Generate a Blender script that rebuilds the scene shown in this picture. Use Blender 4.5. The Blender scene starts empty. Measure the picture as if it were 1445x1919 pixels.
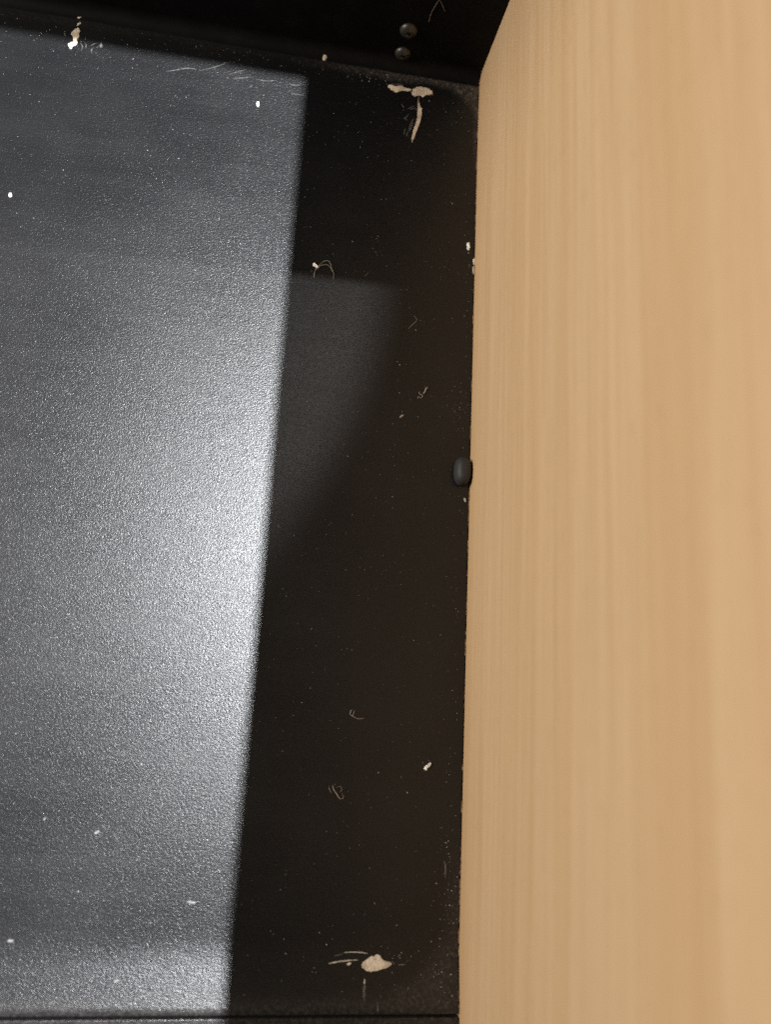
import bpy, bmesh, math, random
from mathutils import Matrix, Vector, noise

# ------------------------------------------------------------------ camera, light, exposure
scn = bpy.context.scene
COL = scn.collection
MM = 0.001
cam_d = bpy.data.cameras.new('camera')
cam = bpy.data.objects.new('camera', cam_d)
COL.objects.link(cam)
cam.matrix_world = Matrix.Translation((-0.08083, -0.26753, 0.30777)) @ Matrix(((0.984255, -0.085070, -0.154939), (0.048555, 0.972970, -0.225770), (0.169957, 0.214692, 0.961781))).to_4x4()
cam_d.sensor_fit = 'VERTICAL'
cam_d.sensor_height = 24.0
cam_d.lens = 20.0104
cam_d.clip_start = 0.01
cam_d.clip_end = 20.0
cam_d.dof.use_dof = True
cam_d.dof.focus_distance = 0.322
cam_d.dof.aperture_fstop = 4.6
scn.camera = cam

world = bpy.data.worlds.new('World')
scn.world = world
world.use_nodes = True
bg = world.node_tree.nodes['Background']
bg.inputs['Color'].default_value = (1.0, 0.90, 0.78, 1)
bg.inputs['Strength'].default_value = 0.05


def lamp(name, kind, loc, power, color, size, target=None):
    d = bpy.data.lights.new(name, kind)
    d.energy = power
    d.color = color
    if kind == 'AREA':
        d.shape = 'DISK'
        d.size = size
    else:
        d.shadow_soft_size = size
    o = bpy.data.objects.new(name, d)
    o.location = loc
    if target:
        o.rotation_euler = (Vector(target) - Vector(loc)).to_track_quat('-Z', 'Y').to_euler()
    COL.objects.link(o)
    return o


# two small ceiling lamps behind the side panel, one broad warm room light from the open side
lamp('ceiling_lamp', 'POINT', (0.350, 0.070, 1.70), 500.0, (0.94, 0.97, 1.0), 0.0115)
spot = lamp('ceiling_spot', 'SPOT', (0.128, 0.482, 1.70), 13.5, (1.0, 0.97, 0.93), 0.010, (-0.2515, -0.0896, 0.0))
spot.data.spot_size = math.radians(2 * 6.9)
spot.data.spot_blend = 0.10
lamp('room_light', 'AREA', (-0.88, -0.10, 0.50), 11.4, (1.0, 0.935, 0.815), 0.5, (0.0, -0.2, 0.12))
scn.cycles.use_light_tree = False
scn.cycles.use_denoising = False      # the paint's fine grain must not be smoothed away
scn.cycles.use_adaptive_sampling = False
vs = scn.view_settings
vs.view_transform = 'Standard'
vs.look = 'None'
vs.exposure = 0.0
vs.gamma = 1.0
vs.use_curve_mapping = False


# ------------------------------------------------------------------ node helpers
class Mat:
    def __init__(self, name):
        self.m = bpy.data.materials.new(name)
        self.m.use_nodes = True
        self.nt = self.m.node_tree
        self.p = self.nt.nodes['Principled BSDF']

    def n(self, kind, **kw):
        nd = self.nt.nodes.new(kind)
        for k, v in kw.items():
            if k in ('operation', 'blend_type', 'data_type', 'noise_dimensions', 'feature', 'interpolation_type', 'clamp', 'use_clamp'):
                setattr(nd, k, v)
        return nd

    def link(self, a, b):
        self.nt.links.new(a, b)

    def put(self, sock, v):
        if isinstance(v, bpy.types.NodeSocket):
            self.link(v, sock)
        else:
            sock.default_value = v

    def math(self, op, a, b=0.0, c=0.0, clamp=False):
        nd = self.n('ShaderNodeMath', operation=op)
        nd.use_clamp = clamp
        for i, v in enumerate((a, b, c)):
            self.put(nd.inputs[i], v)
        return nd.outputs[0]

    def coords(self):
        return self.n('ShaderNodeTexCoord').outputs['Object']

    def scale(self, vec, s):
        nd = self.n('ShaderNodeVectorMath', operation='MULTIPLY')
        self.put(nd.inputs[0], vec)
        nd.inputs[1].default_value = s
        return nd.outputs[0]

    def noise(self, vec, scale, detail=2.0, rough=0.5, dist=0.0):
        nd = self.n('ShaderNodeTexNoise')
        self.link(vec, nd.inputs['Vector'])
        nd.inputs['Scale'].default_value = scale
        nd.inputs['Detail'].default_value = detail
        nd.inputs['Roughness'].default_value = rough
        nd.inputs['Distortion'].default_value = dist
        return nd.outputs['Fac']

    def smooth(self, v, a, b):
        nd = self.n('ShaderNodeMapRange', interpolation_type='SMOOTHSTEP')
        self.put(nd.inputs['Value'], v)
        nd.inputs['From Min'].default_value = a
        nd.inputs['From Max'].default_value = b
        return nd.outputs['Result']

    def ramp(self, v, stops):
        nd = self.n('ShaderNodeValToRGB')
        self.put(nd.inputs['Fac'], v)
        els = nd.color_ramp.elements
        while len(els) < len(stops):
            els.new(0.5)
        for e, (pos, c) in zip(els, stops):
            e.position = pos
            e.color = (*c, 1)
        return nd.outputs['Color']

    def mix(self, fac, a, b, blend='MIX'):
        nd = self.n('ShaderNodeMix', data_type='RGBA', blend_type=blend)
        self.put(nd.inputs[0], fac)
        self.put(nd.inputs[6], a if isinstance(a, bpy.types.NodeSocket) else (*a, 1))
        self.put(nd.inputs[7], b if isinstance(b, bpy.types.NodeSocket) else (*b, 1))
        return nd.outputs[2]

    def bump(self, h, dist, strength=1.0, normal=None):
        nd = self.n('ShaderNodeBump')
        nd.inputs['Strength'].default_value = strength
        nd.inputs['Distance'].default_value = dist
        self.link(h, nd.inputs['Height'])
        if normal:
            self.link(normal, nd.inputs['Normal'])
        return nd.outputs['Normal']


def simple(name, color, rough, spec=0.3, metal=0.0):
    q = Mat(name)
    q.p.inputs['Base Color'].default_value = (*color, 1)
    q.p.inputs['Roughness'].default_value = rough
    q.p.inputs['Specular IOR Level'].default_value = spec
    q.p.inputs['Metallic'].default_value = metal
    return q


def mat_black_board():
    """pebbled satin black paint on board, dust gathered outside a rounded rectangle"""
    q = Mat('pebbled_black_paint')
    co = q.coords()
    warp = q.noise(co, 260, 1)
    g1 = q.noise(co, 1350, 2.0, 0.7, 0.0)
    g2 = q.noise(co, 3000, 1.0, 0.6, 0.0)
    big = q.noise(co, 22, 3.0, 0.5)
    h = q.math('ADD', q.math('MULTIPLY', g1, 0.8), q.math('MULTIPLY', g2, 0.6))
    vor = q.n('ShaderNodeTexVoronoi')
    q.link(co, vor.inputs['Vector'])
    vor.inputs['Scale'].default_value = 1250
    h = q.math('ADD', h, q.math('MULTIPLY', vor.outputs['Distance'], 0.12))
    nrm = q.bump(h, 0.000112, 1.0)
    # rounded rectangle distance (object space, metres; corner of the box is the origin)
    sep = q.n('ShaderNodeSeparateXYZ')
    q.link(co, sep.inputs[0])
    wob = q.math('MULTIPLY', q.math('SUBTRACT', q.noise(co, 60, 2.0), 0.5), 0.006)

    def corner(cx, cy, sy, r):
        dx = q.math('MAXIMUM', q.math('SUBTRACT', sep.outputs[0], cx), 0.0)
        dy = q.math('MAXIMUM', q.math('MULTIPLY', q.math('SUBTRACT', sep.outputs[1], cy), sy), 0.0)
        ln = q.math('SQRT', q.math('ADD', q.math('MULTIPLY', dx, dx), q.math('MULTIPLY', dy, dy)))
        return q.math('ADD', q.math('SUBTRACT', ln, r), wob)
    back = q.smooth(corner(-0.0165, -0.0235, 1.0, 0.0148), -0.0012, 0.0022)
    back = q.math('MULTIPLY', back, q.math('ADD', q.math('MULTIPLY', q.smooth(sep.outputs[0], -0.085, -0.012), 0.9), 0.10))
    front = q.smooth(corner(-0.032, -0.331, -1.0, 0.029), -0.003, 0.005)
    back = q.math('MULTIPLY', back, q.smooth(sep.outputs[1], -0.055, -0.020))
    front = q.math('MULTIPLY', front, q.smooth(sep.outputs[1], -0.300, -0.335))
    gran = q.smooth(q.noise(co, 900, 3.0, 0.7), 0.40, 0.72)
    dust = q.math('MULTIPLY', q.math('MAXIMUM', back, q.math('MULTIPLY', front, 0.36)), q.math('ADD', q.math('MULTIPLY', gran, 0.75), 0.15), clamp=True)
    patch = q.smooth(big, 0.35, 0.75)
    speck = q.math('MULTIPLY', q.smooth(q.noise(co, 2300, 1.0, 0.5), 0.70, 0.80), 0.5)
    base = q.mix(patch, (0.0052, 0.0054, 0.0062), (0.0078, 0.0080, 0.0088))
    base = q.mix(speck, base, (0.045, 0.043, 0.040))
    col = q.mix(q.math('MULTIPLY', dust, 0.9), base, (0.115, 0.100, 0.088))
    q.link(col, q.p.inputs['Base Color'])
    smear = q.noise(q.scale(co, (12.0, 110.0, 1.0)), 1.0, 5.0, 0.7)
    q.link(q.math('ADD', q.math('ADD', q.math('MULTIPLY', patch, 0.02), q.math('MULTIPLY', smear, 0.12)), 0.255), q.p.inputs['Roughness'])
    q.p.inputs['Specular IOR Level'].default_value = 0.46
    q.link(nrm, q.p.inputs['Normal'])
    return q.m


def mat_back():
    q = Mat('matt_black_paint')
    co = q.coords()
    d = q.noise(co, 90, 3.0, 0.6)
    q.link(q.mix(q.smooth(d, 0.4, 0.8), (0.0032, 0.0031, 0.0036), (0.0060, 0.0057, 0.0058)), q.p.inputs['Base Color'])
    q.p.inputs['Roughness'].default_value = 0.6
    q.p.inputs['Specular IOR Level'].default_value = 0.10
    q.link(q.bump(q.noise(co, 700, 2.0), 0.0001, 0.6), q.p.inputs['Normal'])
    return q.m


def mat_wood():
    """straight-grained beech laminate, grain running front to back (y), bands across z"""
    q = Mat('beech_laminate')
    co = q.coords()
    sep = q.n('ShaderNodeSeparateXYZ')
    q.link(co, sep.inputs[0])
    slow = q.noise(q.scale(co, (1, 4.0, 9.0)), 1.0, 2.0)
    slow2 = q.noise(q.scale(co, (1, 14.0, 40.0)), 1.0, 2.0)
    zz = q.math('ADD', sep.outputs[2], q.math('ADD', q.math('MULTIPLY', q.math('SUBTRACT', slow, 0.5), 0.016), q.math('MULTIPLY', q.math('SUBTRACT', slow2, 0.5), 0.006)))
    L = (0.585, 0.408, 0.250)
    Y = (0.570, 0.392, 0.232)
    O = (0.555, 0.372, 0.216)
    D = (0.490, 0.312, 0.170)
    bands = [(0.000, D), (0.010, O), (0.016, Y), (0.022, O), (0.027, L), (0.044, Y), (0.058, O), (0.064, L), (0.072, O), (0.080, L),
             (0.092, Y), (0.099, O), (0.104, L), (0.138, L), (0.147, O), (0.166, O), (0.172, L), (0.184, Y), (0.194, L), (0.200, O),
             (0.214, L), (0.230, O)]
    ramp = q.ramp(q.math('MULTIPLY', zz, 1 / 0.24), [(z / 0.24, c) for z, c in bands])
    fine = q.noise(q.scale(co, (1, 14.0, 1100.0)), 1.0, 3.0, 0.65)
    mid = q.noise(q.scale(co, (1, 6.0, 300.0)), 1.0, 3.0, 0.65, 0.15)
    pores = q.noise(q.scale(co, (1, 120.0, 2600.0)), 1.0, 1.0)
    c1 = q.mix(q.math('MULTIPLY', q.smooth(mid, 0.35, 0.75), 0.60), ramp, (0.490, 0.318, 0.172))
    c2 = q.mix(q.math('MULTIPLY', q.smooth(fine, 0.42, 0.72), 0.30), c1, (0.450, 0.285, 0.148))
    c3 = q.mix(q.math('MULTIPLY', q.smooth(pores, 0.60, 0.75), 0.30), c2, (0.330, 0.185, 0.085))
    q.link(c3, q.p.inputs['Base Color'])
    q.p.inputs['Roughness'].default_value = 0.5
    q.p.inputs['Specular IOR Level'].default_value = 0.22
    q.link(q.bump(fine, 0.00004, 0.6), q.p.inputs['Normal'])
    return q.m


def mat_chip(name, a, b, scale=350):
    q = Mat(name)
    co = q.coords()
    n1 = q.noise(co, scale, 4.0, 0.6)
    q.link(q.mix(q.smooth(n1, 0.35, 0.7), a, b), q.p.inputs['Base Color'])
    q.p.inputs['Roughness'].default_value = 0.85
    q.p.inputs['Specular IOR Level'].default_value = 0.15
    q.link(q.bump(q.noise(co, 1500, 3.0, 0.6), 0.0002, 0.8), q.p.inputs['Normal'])
    return q.m


M_FLOOR = mat_black_board()
M_BACK = mat_back()
M_WOOD = mat_wood()
M_CHIP = mat_chip('bare_board', (0.46, 0.38, 0.30), (0.70, 0.61, 0.51))
M_SCUFF = mat_chip('scuffed_paint', (0.055, 0.050, 0.046), (0.15, 0.14, 0.128), 900)
M_LIT_SCUFF = mat_chip('lit_scuff', (0.04, 0.039, 0.038), (0.11, 0.108, 0.105), 900)  # scuff colour darkened for the lit base, offsetting the ceiling lamp
M_PALE = mat_chip('pale_scratch', (0.36, 0.33, 0.29), (0.62, 0.58, 0.52), 900)
M_WHITE = mat_chip('white_crumb', (0.78, 0.75, 0.72), (0.90, 0.88, 0.85), 900)
M_LIT_CRUMB = mat_chip('lit_pale_crumb', (0.10, 0.10, 0.10), (0.24, 0.235, 0.23), 900)  # pale crumbs under the ceiling lamp, colour darkened against its brightness
M_FIBRE = mat_chip('grey_fibre', (0.24, 0.20, 0.17), (0.38, 0.33, 0.29), 900)
M_DARKFIBRE = mat_chip('dim_fibre', (0.16, 0.125, 0.10), (0.26, 0.21, 0.18), 900)
M_DUST = mat_chip('dust_fleck', (0.18, 0.17, 0.16), (0.50, 0.48, 0.46), 60)
M_RUBBER = simple('black_rubber', (0.022, 0.022, 0.024), 0.62, 0.45).m
M_SCREW = simple('blackened_screw', (0.055, 0.051, 0.048), 0.40, 0.5, 0.6).m
M_SOCKET = simple('screw_socket', (0.006, 0.006, 0.006), 0.6, 0.2).m
M_EDGE = mat_chip('raw_edge', (0.13, 0.075, 0.036), (0.40, 0.27, 0.16), 700)


# ------------------------------------------------------------------ geometry helpers (mm in, metres out)
def obj(name, bm, mat, parent=None, smooth=False):
    me = bpy.data.meshes.new(name)
    for v in bm.verts:
        v.co *= MM
    bmesh.ops.recalc_face_normals(bm, faces=bm.faces[:])
    bm.to_mesh(me)
    bm.free()
    me.materials.append(mat)
    if smooth:
        for p in me.polygons:
            p.use_smooth = True
    o = bpy.data.objects.new(name, me)
    COL.objects.link(o)
    if parent:
        o.parent = parent
    return o


def tag(o, label, cat=None, group=None, kind=None):
    o['label'] = label
    if cat:
        o['category'] = cat
    if group:
        o['group'] = group
    if kind:
        o['kind'] = kind
    return o


def box(bm, x0, x1, y0, y1, z0, z1, bevel=0.0):
    r = bmesh.ops.create_cube(bm, size=1.0)
    for v in r['verts']:
        v.co = Vector(((x0 + x1) / 2 + v.co.x * (x1 - x0), (y0 + y1) / 2 + v.co.y * (y1 - y0), (z0 + z1) / 2 + v.co.z * (z1 - z0)))
    if bevel:
        es = list({e for v in r['verts'] for e in v.link_edges})
        bmesh.ops.bevel(bm, geom=es, offset=bevel, segments=2, affect='EDGES', profile=0.5)


def wall_x(y):
    """inner face of the side panel: it stands a hair out of square"""
    return 0.30 - 0.0043 * y


def sstep(a, b, x):
    t = min(1.0, max(0.0, (x - a) / (b - a)))
    return t * t * (3 - 2 * t)


def floor_z(x, y):
    """the thin base panel is bowed: it lifts a little towards the front rail and the back"""
    z = 0.0
    if y < -341:
        t = min(26.0, -341 - y)
        z += 0.007 * t * t if t < 11 else 0.847 + 0.154 * (t - 11)
    if y > -40:
        t = y + 40
        z += 0.0008 * t * t
    return z + 0.05 * math.sin(x * 0.031 + 0.6) * math.sin(y * 0.024)


def tube(bm, pts, radii, sides=5):
    rings = []
    n = len(pts)
    for i, p in enumerate(pts):
        a = pts[max(0, i - 1)]
        b = pts[min(n - 1, i + 1)]
        t = (b - a).normalized()
        up = Vector((0, 0, 1)) if abs(t.z) < 0.9 else Vector((1, 0, 0))
        s = t.cross(up).normalized()
        u = s.cross(t)
        rings.append([bm.verts.new(p + (s * math.cos(k * math.tau / sides) + u * math.sin(k * math.tau / sides)) * radii[i]) for k in range(sides)])
    for r0, r1 in zip(rings, rings[1:]):
        for k in range(sides):
            bm.faces.new((r0[k], r0[(k + 1) % sides], r1[(k + 1) % sides], r1[k]))
    bm.faces.new(rings[0])
    bm.faces.new(rings[-1][::-1])


def dense(pts, k=4):
    """Catmull-Rom through the points"""
    P = [Vector(p) for p in pts]
    P = [2 * P[0] - P[1]] + P + [2 * P[-1] - P[-2]]
    out = []
    for i in range(1, len(P) - 2):
        p0, p1, p2, p3 = P[i - 1:i + 3]
        for j in range(k):
            t = j / k
            out.append(0.5 * ((2 * p1) + (p2 - p0) * t + (2 * p0 - 5 * p1 + 4 * p2 - p3) * t * t + (3 * p1 - p0 - 3 * p2 + p3) * t ** 3))
    out.append(P[-2])
    return out


def flake(bm, outline, height, rough=0.16, sub=4, zf=floor_z, sink=0.05):
    """a flat ragged patch with its own thickness: rim, inner ring, crown"""
    pts = dense([(x, y, 0) for x, y in outline] + [(*outline[0], 0)], sub)[:-1]
    c = sum(pts, Vector()) / len(pts)
    size = max((p - c).length for p in pts)
    low, rim, inner = [], [], []
    for i, p in enumerate(pts):
        j = 1 + rough * noise.noise(Vector((p.x * 2.6, p.y * 2.6, i * 0.13)))
        q = c + (p - c) * j
        z = zf(q.x, q.y)
        low.append(bm.verts.new((q.x, q.y, z - sink)))
        e = (q - c).normalized() * min(0.12, size * 0.12)
        rim.append(bm.verts.new((q.x - e.x, q.y - e.y, z + height * (0.75 + 0.25 * random.random()))))
        w = c + (q - c) * 0.55
        inner.append(bm.verts.new((w.x, w.y, zf(w.x, w.y) + height * (0.8 + 0.5 * random.random()))))
    top = bm.verts.new((c.x, c.y, zf(c.x, c.y) + height))
    n = len(pts)
    for i in range(n):
        k = (i + 1) % n
        bm.faces.new((low[i], low[k], rim[k], rim[i]))
        bm.faces.new((rim[i], rim[k], inner[k], inner[i]))
        bm.faces.new((inner[i], inner[k], top))
    bm.faces.new(low[::-1])


def streak(bm, pts, w, h=0.06, zf=floor_z):
    """a scratch line: thin ridge tapering at both ends"""
    P = dense([(x, y, 0) for x, y in pts], 5)
    n = len(P)
    Q, R = [], []
    for i, p in enumerate(P):
        t = i / (n - 1)
        r = w * (0.18 + 0.82 * math.sin(math.pi * min(1, max(0, t))) ** 0.6) * (0.8 + 0.4 * random.random())
        Q.append(Vector((p.x, p.y, zf(p.x, p.y) + h * 0.2)))
        R.append(r / 2)
    a0 = len(bm.verts)
    tube(bm, Q, R, 6)
    bm.verts.ensure_lookup_table()
    for v in bm.verts[a0:]:
        z0 = zf(v.co.x, v.co.y)
        v.co.z = z0 + (v.co.z - z0) * min(1.0, h / max(w, 0.01))


random.seed(11)

# ------------------------------------------------------------------ the box
H_WALL = 300.0
cab = bpy.data.objects.new('storage_box', None)
COL.objects.link(cab)
tag(cab, 'open box with pebbled black base, black back panel and beech side panel', 'box')

# base panel: a bowed sheet with thickness, right edge following the side panel
bm = bmesh.new()
xs = [-300 + 6 * i for i in range(51)]
ys = [0.0 - 2.5 * i for i in range(146)] + [-363.8, -364.8]
top = []
for y in ys:
    row = []
    for i, x in enumerate(xs):
        t = i / 50
        xx = -300 + t * (300 + wall_x(y) - 0.45 + (0.10 * noise.noise(Vector((0, y * 0.35, 3))) if i == 50 else 0))
        z = floor_z(xx, y)
        if y < -364.4:
            z -= 0.35
        row.append(bm.verts.new((xx, y, z)))
    top.append(row)
for a, b in zip(top, top[1:]):
    for i in range(50):
        bm.faces.new((a[i], a[i + 1], b[i + 1], b[i]))
rim = top[0] + [r[-1] for r in top[1:]] + top[-1][-2::-1] + [r[0] for r in top[-2:0:-1]]
lowr = [bm.verts.new((v.co.x, v.co.y, -6.0)) for v in rim]
for i in range(len(rim)):
    k = (i + 1) % len(rim)
    bm.faces.new((rim[i], lowr[i], lowr[k], rim[k]))
bm.faces.new(lowr)
base = obj('base_panel', bm, M_FLOOR, cab, True)
tag(base, 'pebbled satin black base panel with chipped paint and dust')
mod = base.modifiers.new('edges', 'EDGE_SPLIT')
mod.split_angle = math.radians(40)

# front rail beyond the groove, level with the lifted front edge of the base panel
bm = bmesh.new()
box(bm, -300, wall_x(-380) - 0.4, -392, -365.9, -6, floor_z(-100, -363) + 0.05, 0.3)
obj('front_rail', bm, M_FLOOR, cab)

# back panel and the cove that closes the joint
bm = bmesh.new()
box(bm, -300, 0.25, 0.02, 12, -6, H_WALL, 0.0)
back = obj('back_panel', bm, M_BACK, cab)
tag(back, 'matt black back panel with two screws near the side panel')
bm = bmesh.new()
rc = 5.0
prof = []
for k in range(9):
    a = k * (math.pi / 2) / 8
    prof.append((-rc + rc * math.sin(a), rc - rc * math.cos(a) + 0.0))
ring0, ring1 = [], []
for (py, pz) in prof:
    ring0.append(bm.verts.new((-300, py + 0.06, pz + 1.05)))
    ring1.append(bm.verts.new((wall_x(0) - 0.3, py + 0.06, pz + 1.05)))
for lst, x in ((ring0, -300), (ring1, wall_x(0) - 0.3)):
    lst.append(bm.verts.new((x, -0.02, 0.9)))
    lst.append(bm.verts.new((x, -rc - 0.02, 0.9)))
n = len(ring0)
for k in range(n):
    bm.faces.new((ring0[k], ring0[(k + 1) % n], ring1[(k + 1) % n], ring1[k]))
bm.faces.new(ring0[::-1])
bm.faces.new(ring1)
cove = obj('cove_strip', bm, M_BACK, cab, True)
cove.modifiers.new('edges', 'EDGE_SPLIT').split_angle = math.radians(40)

# side panel of beech laminate, a hair out of square
bm = bmesh.new()
r = bmesh.ops.create_cube(bm, size=1.0)
for v in r['verts']:
    y = 12.0 if v.co.y > 0 else -392.0
    lean = (0.2 if y > 0 else -4.3) if v.co.z > 0 else 0.0      # front top corner leans in, shaped to place the panel's shadow edge
    v.co = Vector((wall_x(y) + lean + (16 if v.co.x > 0 else 0), y, H_WALL if v.co.z > 0 else -6.0))
side = obj('side_panel', bm, M_WOOD, cab)
tag(side, 'beech laminate side panel with straight pale grain')

# raw strip of board showing at the base panel's cut edge: broken slivers along the joint
bm = bmesh.new()
y = -1.0
while y > -364:
    ln = random.uniform(0.8, 5.0)
    if random.random() < 0.62:
        w = random.uniform(0.15, 0.42)
        xr = wall_x(y) - 0.03
        zt = floor_z(0, y) + random.uniform(0.05, 0.22)
        box(bm, xr - w, xr, y - ln, y, zt - 0.8, zt)
    y -= ln + random.uniform(0.0, 2.2)
o = obj('edge_sliver', bm, M_EDGE, base)
o['kind'] = 'stuff'

# screws
screw_spots = [(-34.78, 19.77), (-34.75, 7.13)]
for i, (x, z) in enumerate(screw_spots):
    bm = bmesh.new()
    R0, hgt = (3.7, 2.6) if i == 0 else (3.4, 2.4)
    rings = []
    for k in range(9):
        a = k / 8 * math.pi / 2
        rr = R0 * math.cos(a)
        dd = hgt * math.sin(a)
        if rr < 1.15:
            break
        rings.append([bm.verts.new((x + rr * math.cos(t * math.tau / 24), -dd, z + rr * math.sin(t * math.tau / 24))) for t in range(24)])
    last = [bm.verts.new((x + 1.1 * math.cos(t * math.tau / 24), -hgt * 0.95, z + 1.1 * math.sin(t * math.tau / 24))) for t in range(24)]
    deep = [bm.verts.new((x + 0.95 * math.cos(t * math.tau / 24), -hgt * 0.35, z + 0.95 * math.sin(t * math.tau / 24))) for t in range(24)]
    rings += [last, deep]
    for a, b in zip(rings, rings[1:]):
        for t in range(24):
            bm.faces.new((a[t], a[(t + 1) % 24], b[(t + 1) % 24], b[t]))
    bm.faces.new(deep)
    bm.faces.new(rings[0][::-1])
    s = obj('screw', bm, M_SCREW, back, True)
    bm = bmesh.new()
    pts0 = [bm.verts.new((x + 0.80 * math.cos(t * math.tau / 6 + 0.3), -hgt * 0.36, z + 0.80 * math.sin(t * math.tau / 6 + 0.3))) for t in range(6)]
    pts1 = [bm.verts.new((x + 0.80 * math.cos(t * math.tau / 6 + 0.3), -hgt * 0.62, z + 0.80 * math.sin(t * math.tau / 6 + 0.3))) for t in range(6)]
    for t in range(6):
        bm.faces.new((pts0[t], pts0[(t + 1) % 6], pts1[(t + 1) % 6], pts1[t]))
    bm.faces.new(pts1)
    bm.faces.new(pts0[::-1])
    obj('socket', bm, M_SOCKET, s)

# rubber bumper pressed in at the joint of base and side panel
bx, by = [(-1.14, -177.13)][0]
bm = bmesh.new()
r = bmesh.ops.create_uvsphere(bm, u_segments=32, v_segments=20, radius=1.0)
xr = wall_x(by) - 0.02
for v in r['verts']:
    c = v.co.copy()
    def se(t, e):
        return math.copysign(abs(t) ** e, t)
    ang = math.atan2(c.y, c.x)
    rad = math.hypot(c.x, c.y)
    ex = 0.95 if c.x < 0 else 0.5
    X = se(math.cos(ang), ex) * rad ** 0.62 * 3.4
    Y = se(math.sin(ang), 0.85) * rad ** 0.62 * 5.6
    Z = c.z * 4.7 if c.z > 0 else c.z * 0.8
    # the shoulder leans to the panel and the near end is a little narrower
    Y *= 1.0 - 0.03 * X
    v.co = Vector((xr - 3.4 + X - (0.10 * max(0.0, -Y - 2.0) if X > 0 else 0.0), by + Y, floor_z(bx, by) + 0.7 + Z))
obj('rubber_bumper', bm, M_RUBBER, cab, True)

# ------------------------------------------------------------------ chips, scuffs and scratches of the base panel
def chip(name, outline, h, mat=M_CHIP, label=None, rough=0.2, sub=5):
    bm = bmesh.new()
    flake(bm, outline, h, rough, sub)
    o = obj(name, bm, mat, base)
    if label:
        tag(o, label)
    return o


chip('paint_chip', [(-39.48, -12.25), (-38.39, -11.00), (-36.31, -11.39), (-34.04, -10.70), (-31.71, -11.31), (-28.94, -11.58), (-30.28, -12.62), (-33.48, -12.96), (-35.72, -14.16), (-37.36, -13.42)], 0.22, label='long thin beige chip beside the screws')
chip('paint_chip', [(-29.33, -13.23), (-28.49, -11.23), (-26.01, -9.72), (-23.45, -9.76), (-21.58, -10.20), (-19.88, -11.99), (-21.71, -12.86), (-23.08, -13.37), (-24.20, -14.37), (-25.15, -13.76), (-27.66, -14.49)], 0.3, label='rounded beige chip under the screws')
chip('paint_chip', [(-26.21, -16.05), (-25.45, -17.74), (-24.43, -20.15), (-24.31, -23.24), (-25.07, -27.00), (-26.27, -31.33), (-27.26, -35.08), (-28.12, -36.25), (-28.00, -33.68), (-27.46, -30.25), (-26.28, -25.67), (-25.49, -22.42), (-25.84, -19.37)], 0.2, label='curved pale sliver below the beige chips')
chip('paint_chip', [(-31.82, -350.43), (-31.16, -349.45), (-29.59, -348.46), (-28.35, -347.80), (-27.62, -347.96), (-26.93, -347.30), (-25.65, -347.46), (-25.05, -348.44), (-23.74, -349.26), (-22.27, -349.58), (-21.51, -350.23), (-22.74, -351.06), (-24.71, -351.71), (-27.57, -352.37), (-30.10, -352.21), (-31.41, -351.40)], 0.3, label='oval beige chip near the front rail', rough=0.06)
chip('paint_chip', [(-167.59, -10.90), (-166.51, -9.67), (-165.61, -8.73), (-164.45, -9.76), (-164.67, -11.31), (-164.29, -12.74), (-165.19, -13.68), (-164.98, -15.39), (-166.40, -15.42), (-166.68, -13.22), (-167.63, -12.16)], 0.22, label='beige chip at the foot of the back panel')
chip('paint_chip', [(-166.36, -4.33), (-165.48, -3.13), (-164.28, -2.88), (-164.56, -3.96), (-165.50, -4.66)], 0.15)
chip('paint_chip', [(-165.85, -6.76), (-164.91, -6.06), (-164.45, -6.47), (-165.33, -7.66), (-165.93, -7.79)], 0.12, M_PALE)
chip('scuff_mark', [(-168.50, -16.59), (-167.03, -15.30), (-164.84, -14.86), (-165.06, -16.40), (-166.36, -17.41), (-166.80, -18.74), (-167.72, -17.93)], 0.08, M_PALE)


def scratch(lines, mat, w, h=0.06):
    bm = bmesh.new()
    for ln in lines:
        streak(bm, ln, w, h)
    return obj('scratch', bm, mat, base)


for ln in ([(-160.01, -15.90), (-158.52, -14.60), (-156.97, -13.78)], [(-158.79, -19.15), (-159.20, -17.49), (-158.34, -16.06)], [(-163.78, -15.15), (-162.80, -16.45), (-162.96, -18.48)], [(-162.25, -14.34), (-161.47, -15.69), (-161.49, -17.19)],
           [(-167.85, -18.46), (-167.18, -17.33), (-166.33, -17.65)], [(-157.48, -16.39), (-156.80, -15.26), (-155.65, -14.52)], [(-80.81, -18.24), (-78.15, -18.50), (-75.12, -17.68)], [(-170.37, -11.46), (-170.05, -12.40), (-169.53, -13.30)],
           [(-120.47, -224.35), (-119.07, -227.08), (-120.96, -229.67)], [(-116.86, -311.01), (-115.69, -312.31), (-114.44, -314.26)], [(-78.17, -87.79), (-76.61, -88.96), (-76.02, -91.21)]):
    scratch([ln], M_LIT_SCUFF, 0.38, 0.04)
scratch([[(-42.94, -350.13), (-41.18, -349.80), (-39.24, -349.47), (-35.49, -349.13), (-32.45, -348.96)]], M_PALE, 0.40)
scratch([[(-41.12, -347.85), (-39.71, -347.52), (-38.12, -347.19)]], M_SCUFF, 0.45)
scratch([[(-38.14, -346.86), (-36.00, -346.69), (-33.66, -346.68), (-31.48, -346.83), (-29.84, -347.15)]], M_PALE, 0.36)
scratch([[(-19.50, -350.39), (-18.22, -350.39), (-16.76, -350.22)]], M_SCUFF, 0.35)
scratch([[(-30.70, -354.49), (-30.65, -355.46), (-30.79, -356.11)]], M_PALE, 0.5)
scratch([[(-30.61, -356.11), (-30.70, -357.72), (-30.51, -361.26)]], M_SCUFF, 0.9, 0.03)
scratch([[(-26.22, -360.95), (-25.98, -362.23), (-25.87, -364.32)]], M_SCUFF, 0.4)
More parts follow.
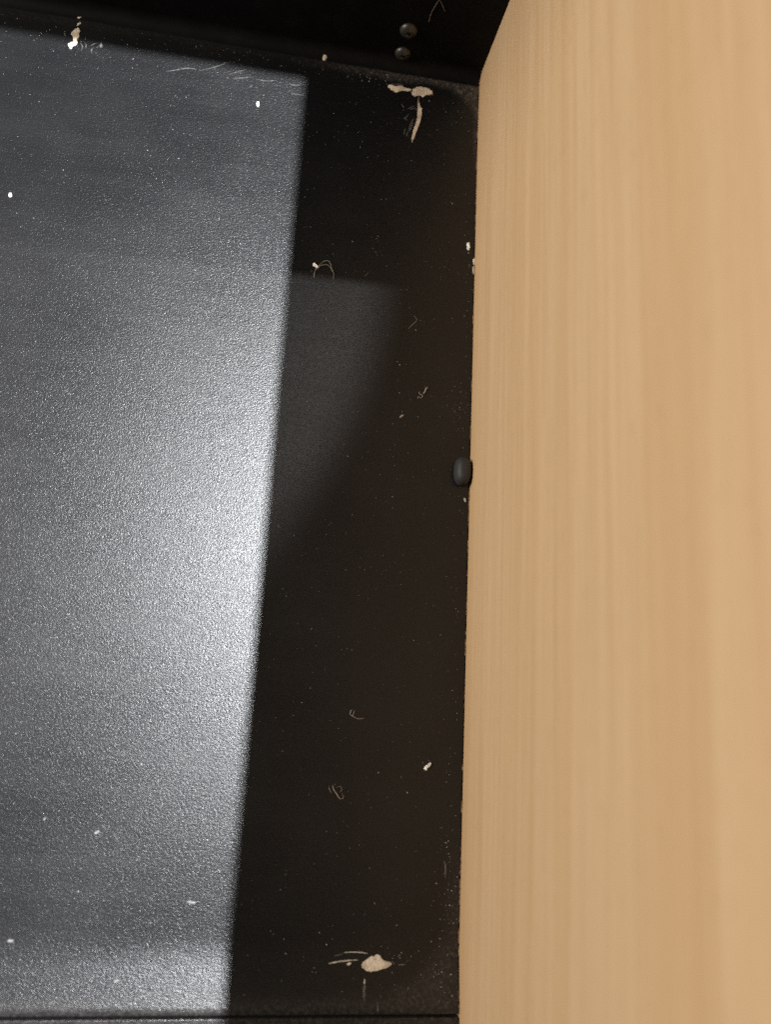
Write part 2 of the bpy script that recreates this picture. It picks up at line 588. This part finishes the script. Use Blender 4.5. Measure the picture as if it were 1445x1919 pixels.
scratch([[(-38.40, -10.74), (-35.90, -10.27), (-32.24, -9.84)]], M_SCUFF, 0.3)
scratch([[(-25.85, -13.63), (-26.00, -15.49), (-25.69, -17.52)]], M_SCUFF, 0.5)
for ln in ([(-30.37, -20.98), (-29.04, -19.95), (-27.48, -18.89)], [(-29.45, -21.07), (-28.11, -20.30), (-26.97, -20.10)], [(-33.20, -19.16), (-32.47, -20.06), (-31.97, -21.01)], [(-31.99, -25.66), (-31.07, -26.01), (-30.36, -26.40)],
           [(-28.71, -27.65), (-29.30, -29.81), (-29.44, -31.88)], [(-27.82, -26.98), (-28.42, -29.14), (-29.01, -31.30)], [(-29.92, -31.46), (-30.09, -32.77), (-30.26, -34.07)], [(-29.82, -23.21), (-30.67, -24.65), (-31.53, -25.84)],
           [(-27.46, -24.85), (-28.30, -26.55), (-28.92, -28.20)], [(-30.89, -30.09), (-31.27, -31.70), (-31.43, -33.26)]):
    scratch([ln], M_SCUFF, 0.35, 0.03)
for ln in ([(-117.06, -19.05), (-112.36, -16.88), (-108.28, -14.56), (-104.60, -12.31)], [(-104.92, -18.49), (-101.64, -16.59), (-98.10, -14.89)], [(-129.88, -21.77), (-125.83, -20.24), (-121.76, -18.70), (-117.96, -18.47)],
           [(-103.07, -19.92), (-99.27, -18.94), (-96.12, -17.83)], [(-93.88, -18.68), (-89.53, -18.61), (-86.33, -17.75)], [(-79.39, -22.57), (-76.10, -22.47), (-73.00, -22.65)]):
    scratch([ln], M_LIT_SCUFF, 0.42, 0.05)
scratch([[(-124.41, -268.86), (-118.60, -266.08), (-113.22, -263.66), (-108.57, -260.54)]], M_LIT_SCUFF, 0.35, 0.03)
scratch([[(-122.81, -267.54), (-116.95, -265.11), (-111.00, -262.83)]], M_LIT_SCUFF, 0.3, 0.03)
scratch([[(-4.59, -317.62), (-3.98, -318.99), (-3.91, -321.07), (-3.84, -323.14)]], M_SCUFF, 0.6, 0.05)
scratch([[(-9.04, -7.32), (-8.07, -8.20), (-6.86, -9.30)]], M_SCUFF, 0.5, 0.05)
scratch([[(-165.19, -3.83), (-162.11, -3.71), (-158.97, -4.07)]], M_SCUFF, 0.5, 0.05)

chip('paint_chip', [(-0.34, -86.55), (0.31, -85.73), (0.80, -87.11), (0.39, -88.85), (-0.07, -88.20)], 0.25)
chip('paint_chip', [(-0.26, -89.67), (0.41, -89.33), (0.46, -91.48), (0.28, -92.94), (-0.21, -91.58)], 0.22)
chip('paint_chip', [(-0.93, -0.98), (-0.01, 0.27), (0.26, -0.76), (-0.42, -2.23)], 0.5)

# ------------------------------------------------------------------ loose crumbs
def crumb(outline, h, label, mat=M_WHITE, cat='crumb', name='crumb', group=None):
    bm = bmesh.new()
    flake(bm, outline, h, 0.15, 2, sink=0.0)
    return tag(obj(name, bm, mat), label, cat, group)


def around(u, pts, s):
    return [(u[0] + a * s, u[1] + b * s) for a, b in pts]


crumb([(-3.23, -79.96), (-2.80, -79.17), (-1.89, -79.28), (-1.86, -80.49), (-1.61, -81.42), (-2.26, -82.48), (-2.95, -81.86), (-2.75, -80.86)], 0.7, 'bright white crumb on the black base close to the wood panel')
crumb([(-13.00, -287.13), (-12.64, -286.39), (-12.08, -285.82), (-11.51, -285.62), (-10.96, -284.87), (-10.37, -285.03), (-10.72, -285.95), (-11.10, -286.33), (-11.66, -286.89), (-12.01, -287.63)], 0.7, 'ragged white crumb on the black base across from the curled hairs')
crumb([(-181.08, -85.82), (-180.83, -84.87), (-180.06, -84.97), (-179.75, -85.83), (-180.21, -86.58), (-180.77, -86.67)], 0.6, 'small white crumb alone on the glossy lit base')
crumb([(-92.94, -30.14), (-92.81, -29.11), (-91.96, -28.95), (-91.64, -30.15), (-91.99, -31.22), (-92.62, -31.34)], 0.6, 'small white crumb beside the shadow line below the back panel')
crumb([(-67.60, -3.78), (-67.24, -2.40), (-66.12, -2.44), (-65.81, -3.69), (-66.41, -4.86), (-67.31, -4.77)], 0.6, 'beige crumb on the dusty strip at the back panel', M_CHIP)
crumb([(-36.69, -350.11), (-36.17, -349.79), (-35.28, -349.78), (-35.43, -350.27), (-36.13, -350.60), (-36.67, -350.44)], 0.4, 'beige crumb beside the scratches of the oval chip', M_CHIP)
crumb([(-1.27, -187.53), (-0.86, -187.07), (-0.42, -187.66), (-0.19, -188.48), (-0.60, -188.73), (-1.04, -188.14)], 0.4, 'grey crumb on the black base just past the rubber bumper', M_PALE)
crumb([(-27.59, -157.22), (-26.99, -156.51), (-25.95, -156.18), (-26.54, -157.11), (-27.36, -157.63)], 0.3, 'thin grey flake lying near the fluffy lint scrap', M_FIBRE, 'flake', 'paint_flake')
crumb([(-91.09, -331.69), (-90.09, -331.35), (-88.69, -331.66), (-87.64, -331.81), (-88.28, -332.31), (-90.17, -332.33)], 0.4, 'flat pale flake on the lit base near the shadow line', M_LIT_CRUMB, 'flake', 'paint_flake')
crumb([(-145.18, -343.97), (-144.44, -343.50), (-143.14, -343.65), (-143.22, -344.27), (-144.63, -344.43)], 0.5, 'pale crumb on the lit base where it lifts to the front rail', M_LIT_CRUMB)
crumb([(-111.21, -355.15), (-110.27, -354.68), (-109.10, -354.84), (-109.71, -355.30), (-110.84, -355.46)], 0.3, 'thin pale flake on the lifted front strip of the lit base', M_LIT_CRUMB, 'flake', 'paint_flake')
crumb([(-122.74, -311.33), (-122.14, -310.65), (-120.99, -310.45), (-121.20, -311.45), (-122.17, -311.81)], 0.4, 'pale crumb on the lit base, larger of two near each other', M_LIT_CRUMB)
crumb([(-139.12, -307.47), (-138.71, -306.80), (-138.19, -306.95), (-138.41, -307.78), (-138.91, -307.80)], 0.4, 'pale crumb on the lit base, smaller of two near each other', M_LIT_CRUMB)
crumb([(-156.40, -15.18), (-156.11, -14.11), (-155.25, -14.44), (-155.30, -15.71), (-156.11, -15.87)], 0.5, 'tiny pale crumb next to the scuffed chip at the back panel', M_LIT_CRUMB)

# ------------------------------------------------------------------ lint and hairs
def lint(name, strands, label, cat, mat, group=None):
    """strands: (floor points, heights above the base in mm, radius)"""
    root = None
    for pts, hts, r0 in strands:
        bm = bmesh.new()
        P = dense([(x, y, floor_z(x, y) + r0 + h) for (x, y), h in zip(pts, hts)], 5)
        n = len(P)
        tube(bm, P, [r0 * (0.55 + 0.45 * math.sin(math.pi * (i + 0.6) / (n + 0.2))) for i in range(n)], 5)
        o = obj(name if root is None else 'strand', bm, mat, root, True)
        if root is None:
            root = tag(o, label, cat, group)
    return root


f1 = lint('lint_fibre', [
    ([(-63.08, -98.63), (-61.09, -96.72), (-58.97, -96.65), (-57.98, -98.83), (-56.77, -101.21), (-56.85, -103.30)], (0.3, 1.2, 1.6, 1.2, 0.5, 0), 0.10),
    ([(-62.66, -98.57), (-60.17, -97.75), (-58.64, -98.46), (-57.23, -100.58)], (0.3, 0.8, 0.9, 0.5), 0.09),
    ([(-63.67, -99.18), (-64.35, -101.59), (-64.42, -103.67)], (0.3, 0.2, 0), 0.11)],
    'arched lint fibre with a white knotted head', 'lint', M_FIBRE)
bm = bmesh.new()
flake(bm, [(-65.23, -98.01), (-64.86, -97.26), (-64.20, -97.63), (-63.32, -98.20), (-62.84, -99.06), (-63.45, -99.38), (-64.33, -98.81), (-64.97, -98.67)], 0.6, 0.1, 2, sink=0.0)
obj('knot', bm, M_WHITE, f1)
lint('lint_fibre', [([(-23.69, -114.73), (-23.01, -115.56), (-22.54, -116.42), (-23.98, -118.21), (-25.62, -120.25)], (0.1, 0.3, 0.2, 0.2, 0), 0.11)],
     'thin brown hair bent at a sharp angle', 'hair', M_DARKFIBRE)
lint('lint_fibre', [
    ([(-39.85, -267.97), (-40.35, -269.10), (-40.33, -269.47), (-38.75, -270.50), (-37.01, -270.97), (-35.11, -270.69)], (0.3, 0.2, 0.1, 0.1, 0.2, 0), 0.13),
    ([(-38.89, -268.11), (-39.19, -269.41), (-39.34, -270.16)], (0.3, 0.15, 0.1), 0.10)],
    'curled hair with two short prongs', 'hair', M_FIBRE)
lint('lint_fibre', [
    ([(-45.07, -293.64), (-44.62, -295.03), (-43.61, -296.23), (-42.79, -297.44), (-41.82, -298.11)], (0.4, 0.2, 0.1, 0.1, 0), 0.20),
    ([(-43.40, -296.58), (-42.61, -297.44), (-42.19, -298.13), (-41.28, -297.92), (-40.94, -297.38), (-41.74, -296.35)], (0, 0.1, 0.1, 0.1, 0.2, 0.2), 0.10),
    ([(-46.35, -294.03), (-45.89, -295.43), (-45.08, -296.46)], (0, 0.2, 0), 0.08),
    ([(-43.73, -294.30), (-42.26, -294.07), (-41.82, -295.12), (-42.14, -296.01)], (0, 0.2, 0.2, 0), 0.07)],
    'tangled lint tuft with a pale thick stem', 'lint', M_FIBRE)
lint('lint_fibre', [
    ([(-17.14, -143.99), (-17.74, -144.94), (-18.12, -146.09), (-18.73, -146.83)], (0.2, 0.1, 0.1, 0), 0.26),
    ([(-20.04, -146.09), (-20.44, -146.80), (-19.56, -147.36), (-18.91, -147.73), (-19.51, -148.68), (-20.59, -148.36), (-20.77, -149.04)], (0.1, 0.1, 0.1, 0.2, 0.1, 0.1, 0), 0.13)],
    'fluffy grey lint scrap on the black base facing the wood panel', 'lint', M_FIBRE)
lint('lint_fibre', [([(-44.66, -100.21), (-43.64, -99.36), (-43.06, -98.11)], (0, 0.1, 0), 0.08)],
     'tiny hair lying just behind the faint light patch', 'hair', M_DARKFIBRE)
lint('lint_fibre', [([(-70.75, -203.65), (-70.52, -204.23), (-69.50, -204.74)], (0, 0.1, 0), 0.08)],
     'tiny curled hair at the edge of the shadow on the base', 'hair', M_DARKFIBRE)

# cobweb strand hanging on the back panel
bm = bmesh.new()
pts = [(-27.76, 25.85), (-27.82, 29.94), (-27.06, 34.12), (-26.24, 36.93), (-24.88, 35.66), (-22.81, 32.42)]
P = dense([(x, -0.25, z) for x, z in pts], 5)
tube(bm, P, [0.10] * len(P), 5)
tag(obj('cobweb_strand', bm, M_DARKFIBRE), 'faint cobweb strand on the black back panel above the screws', 'cobweb')

# ------------------------------------------------------------------ dust flecks: nobody could count them
bm = bmesh.new()


def fleck(x, y, s):
    z = floor_z(x, y)
    k = random.randint(4, 6)
    a0 = random.random() * math.tau
    el = random.uniform(0.4, 1.0)
    ca, sa = math.cos(a0 * 1.7), math.sin(a0 * 1.7)
    ring = []
    for i in range(k):
        a = a0 + i * math.tau / k
        r = s * random.uniform(0.7, 1.2)
        px, py = r * math.cos(a), r * math.sin(a) * el
        ring.append(bm.verts.new((x + px * ca - py * sa, y + px * sa + py * ca, z + 0.01)))
    t = bm.verts.new((x, y, z + s * random.uniform(0.4, 0.9)))
    for i in range(k):
        bm.faces.new((ring[i], ring[(i + 1) % k], t))
    bm.faces.new(ring[::-1])


def ok(x, y):
    return -230 < x < wall_x(y) - 1 and -363 < y < -6


for i in range(2600):
    x, y = random.uniform(-230, 0), random.uniform(-363, -6)
    if ok(x, y):
        fleck(x, y, 0.07 + 0.10 * random.random() ** 3)
for i in range(220):
    x, y = random.uniform(-230, 0), random.uniform(-363, -6)
    if ok(x, y):
        fleck(x, y, 0.14 + 0.16 * random.random() ** 2)
for cx, cy, sx, sy, n, sm in ((-60, -9, 45, 2.5, 120, 0.20), (-6, -14, 4, 6, 30, 0.16), (-3.5, -335, 2.2, 22, 110, 0.26), (-14, -352, 10, 6, 60, 0.16), (-4, -152, 2, 5, 60, 0.13),
                              (-50, -30, 8, 8, 30, 0.13), (-150, -14, 40, 6, 60, 0.2), (-2.2, -180, 0.8, 110, 70, 0.14)):
    for i in range(n):
        x, y = random.gauss(cx, sx), random.gauss(cy, sy)
        if ok(x, y):
            fleck(x, y, 0.07 + sm * random.random() ** 2)
tag(obj('dust_specks', bm, M_DUST), 'pale dust specks scattered over the black base panel', 'dust', kind='stuff')
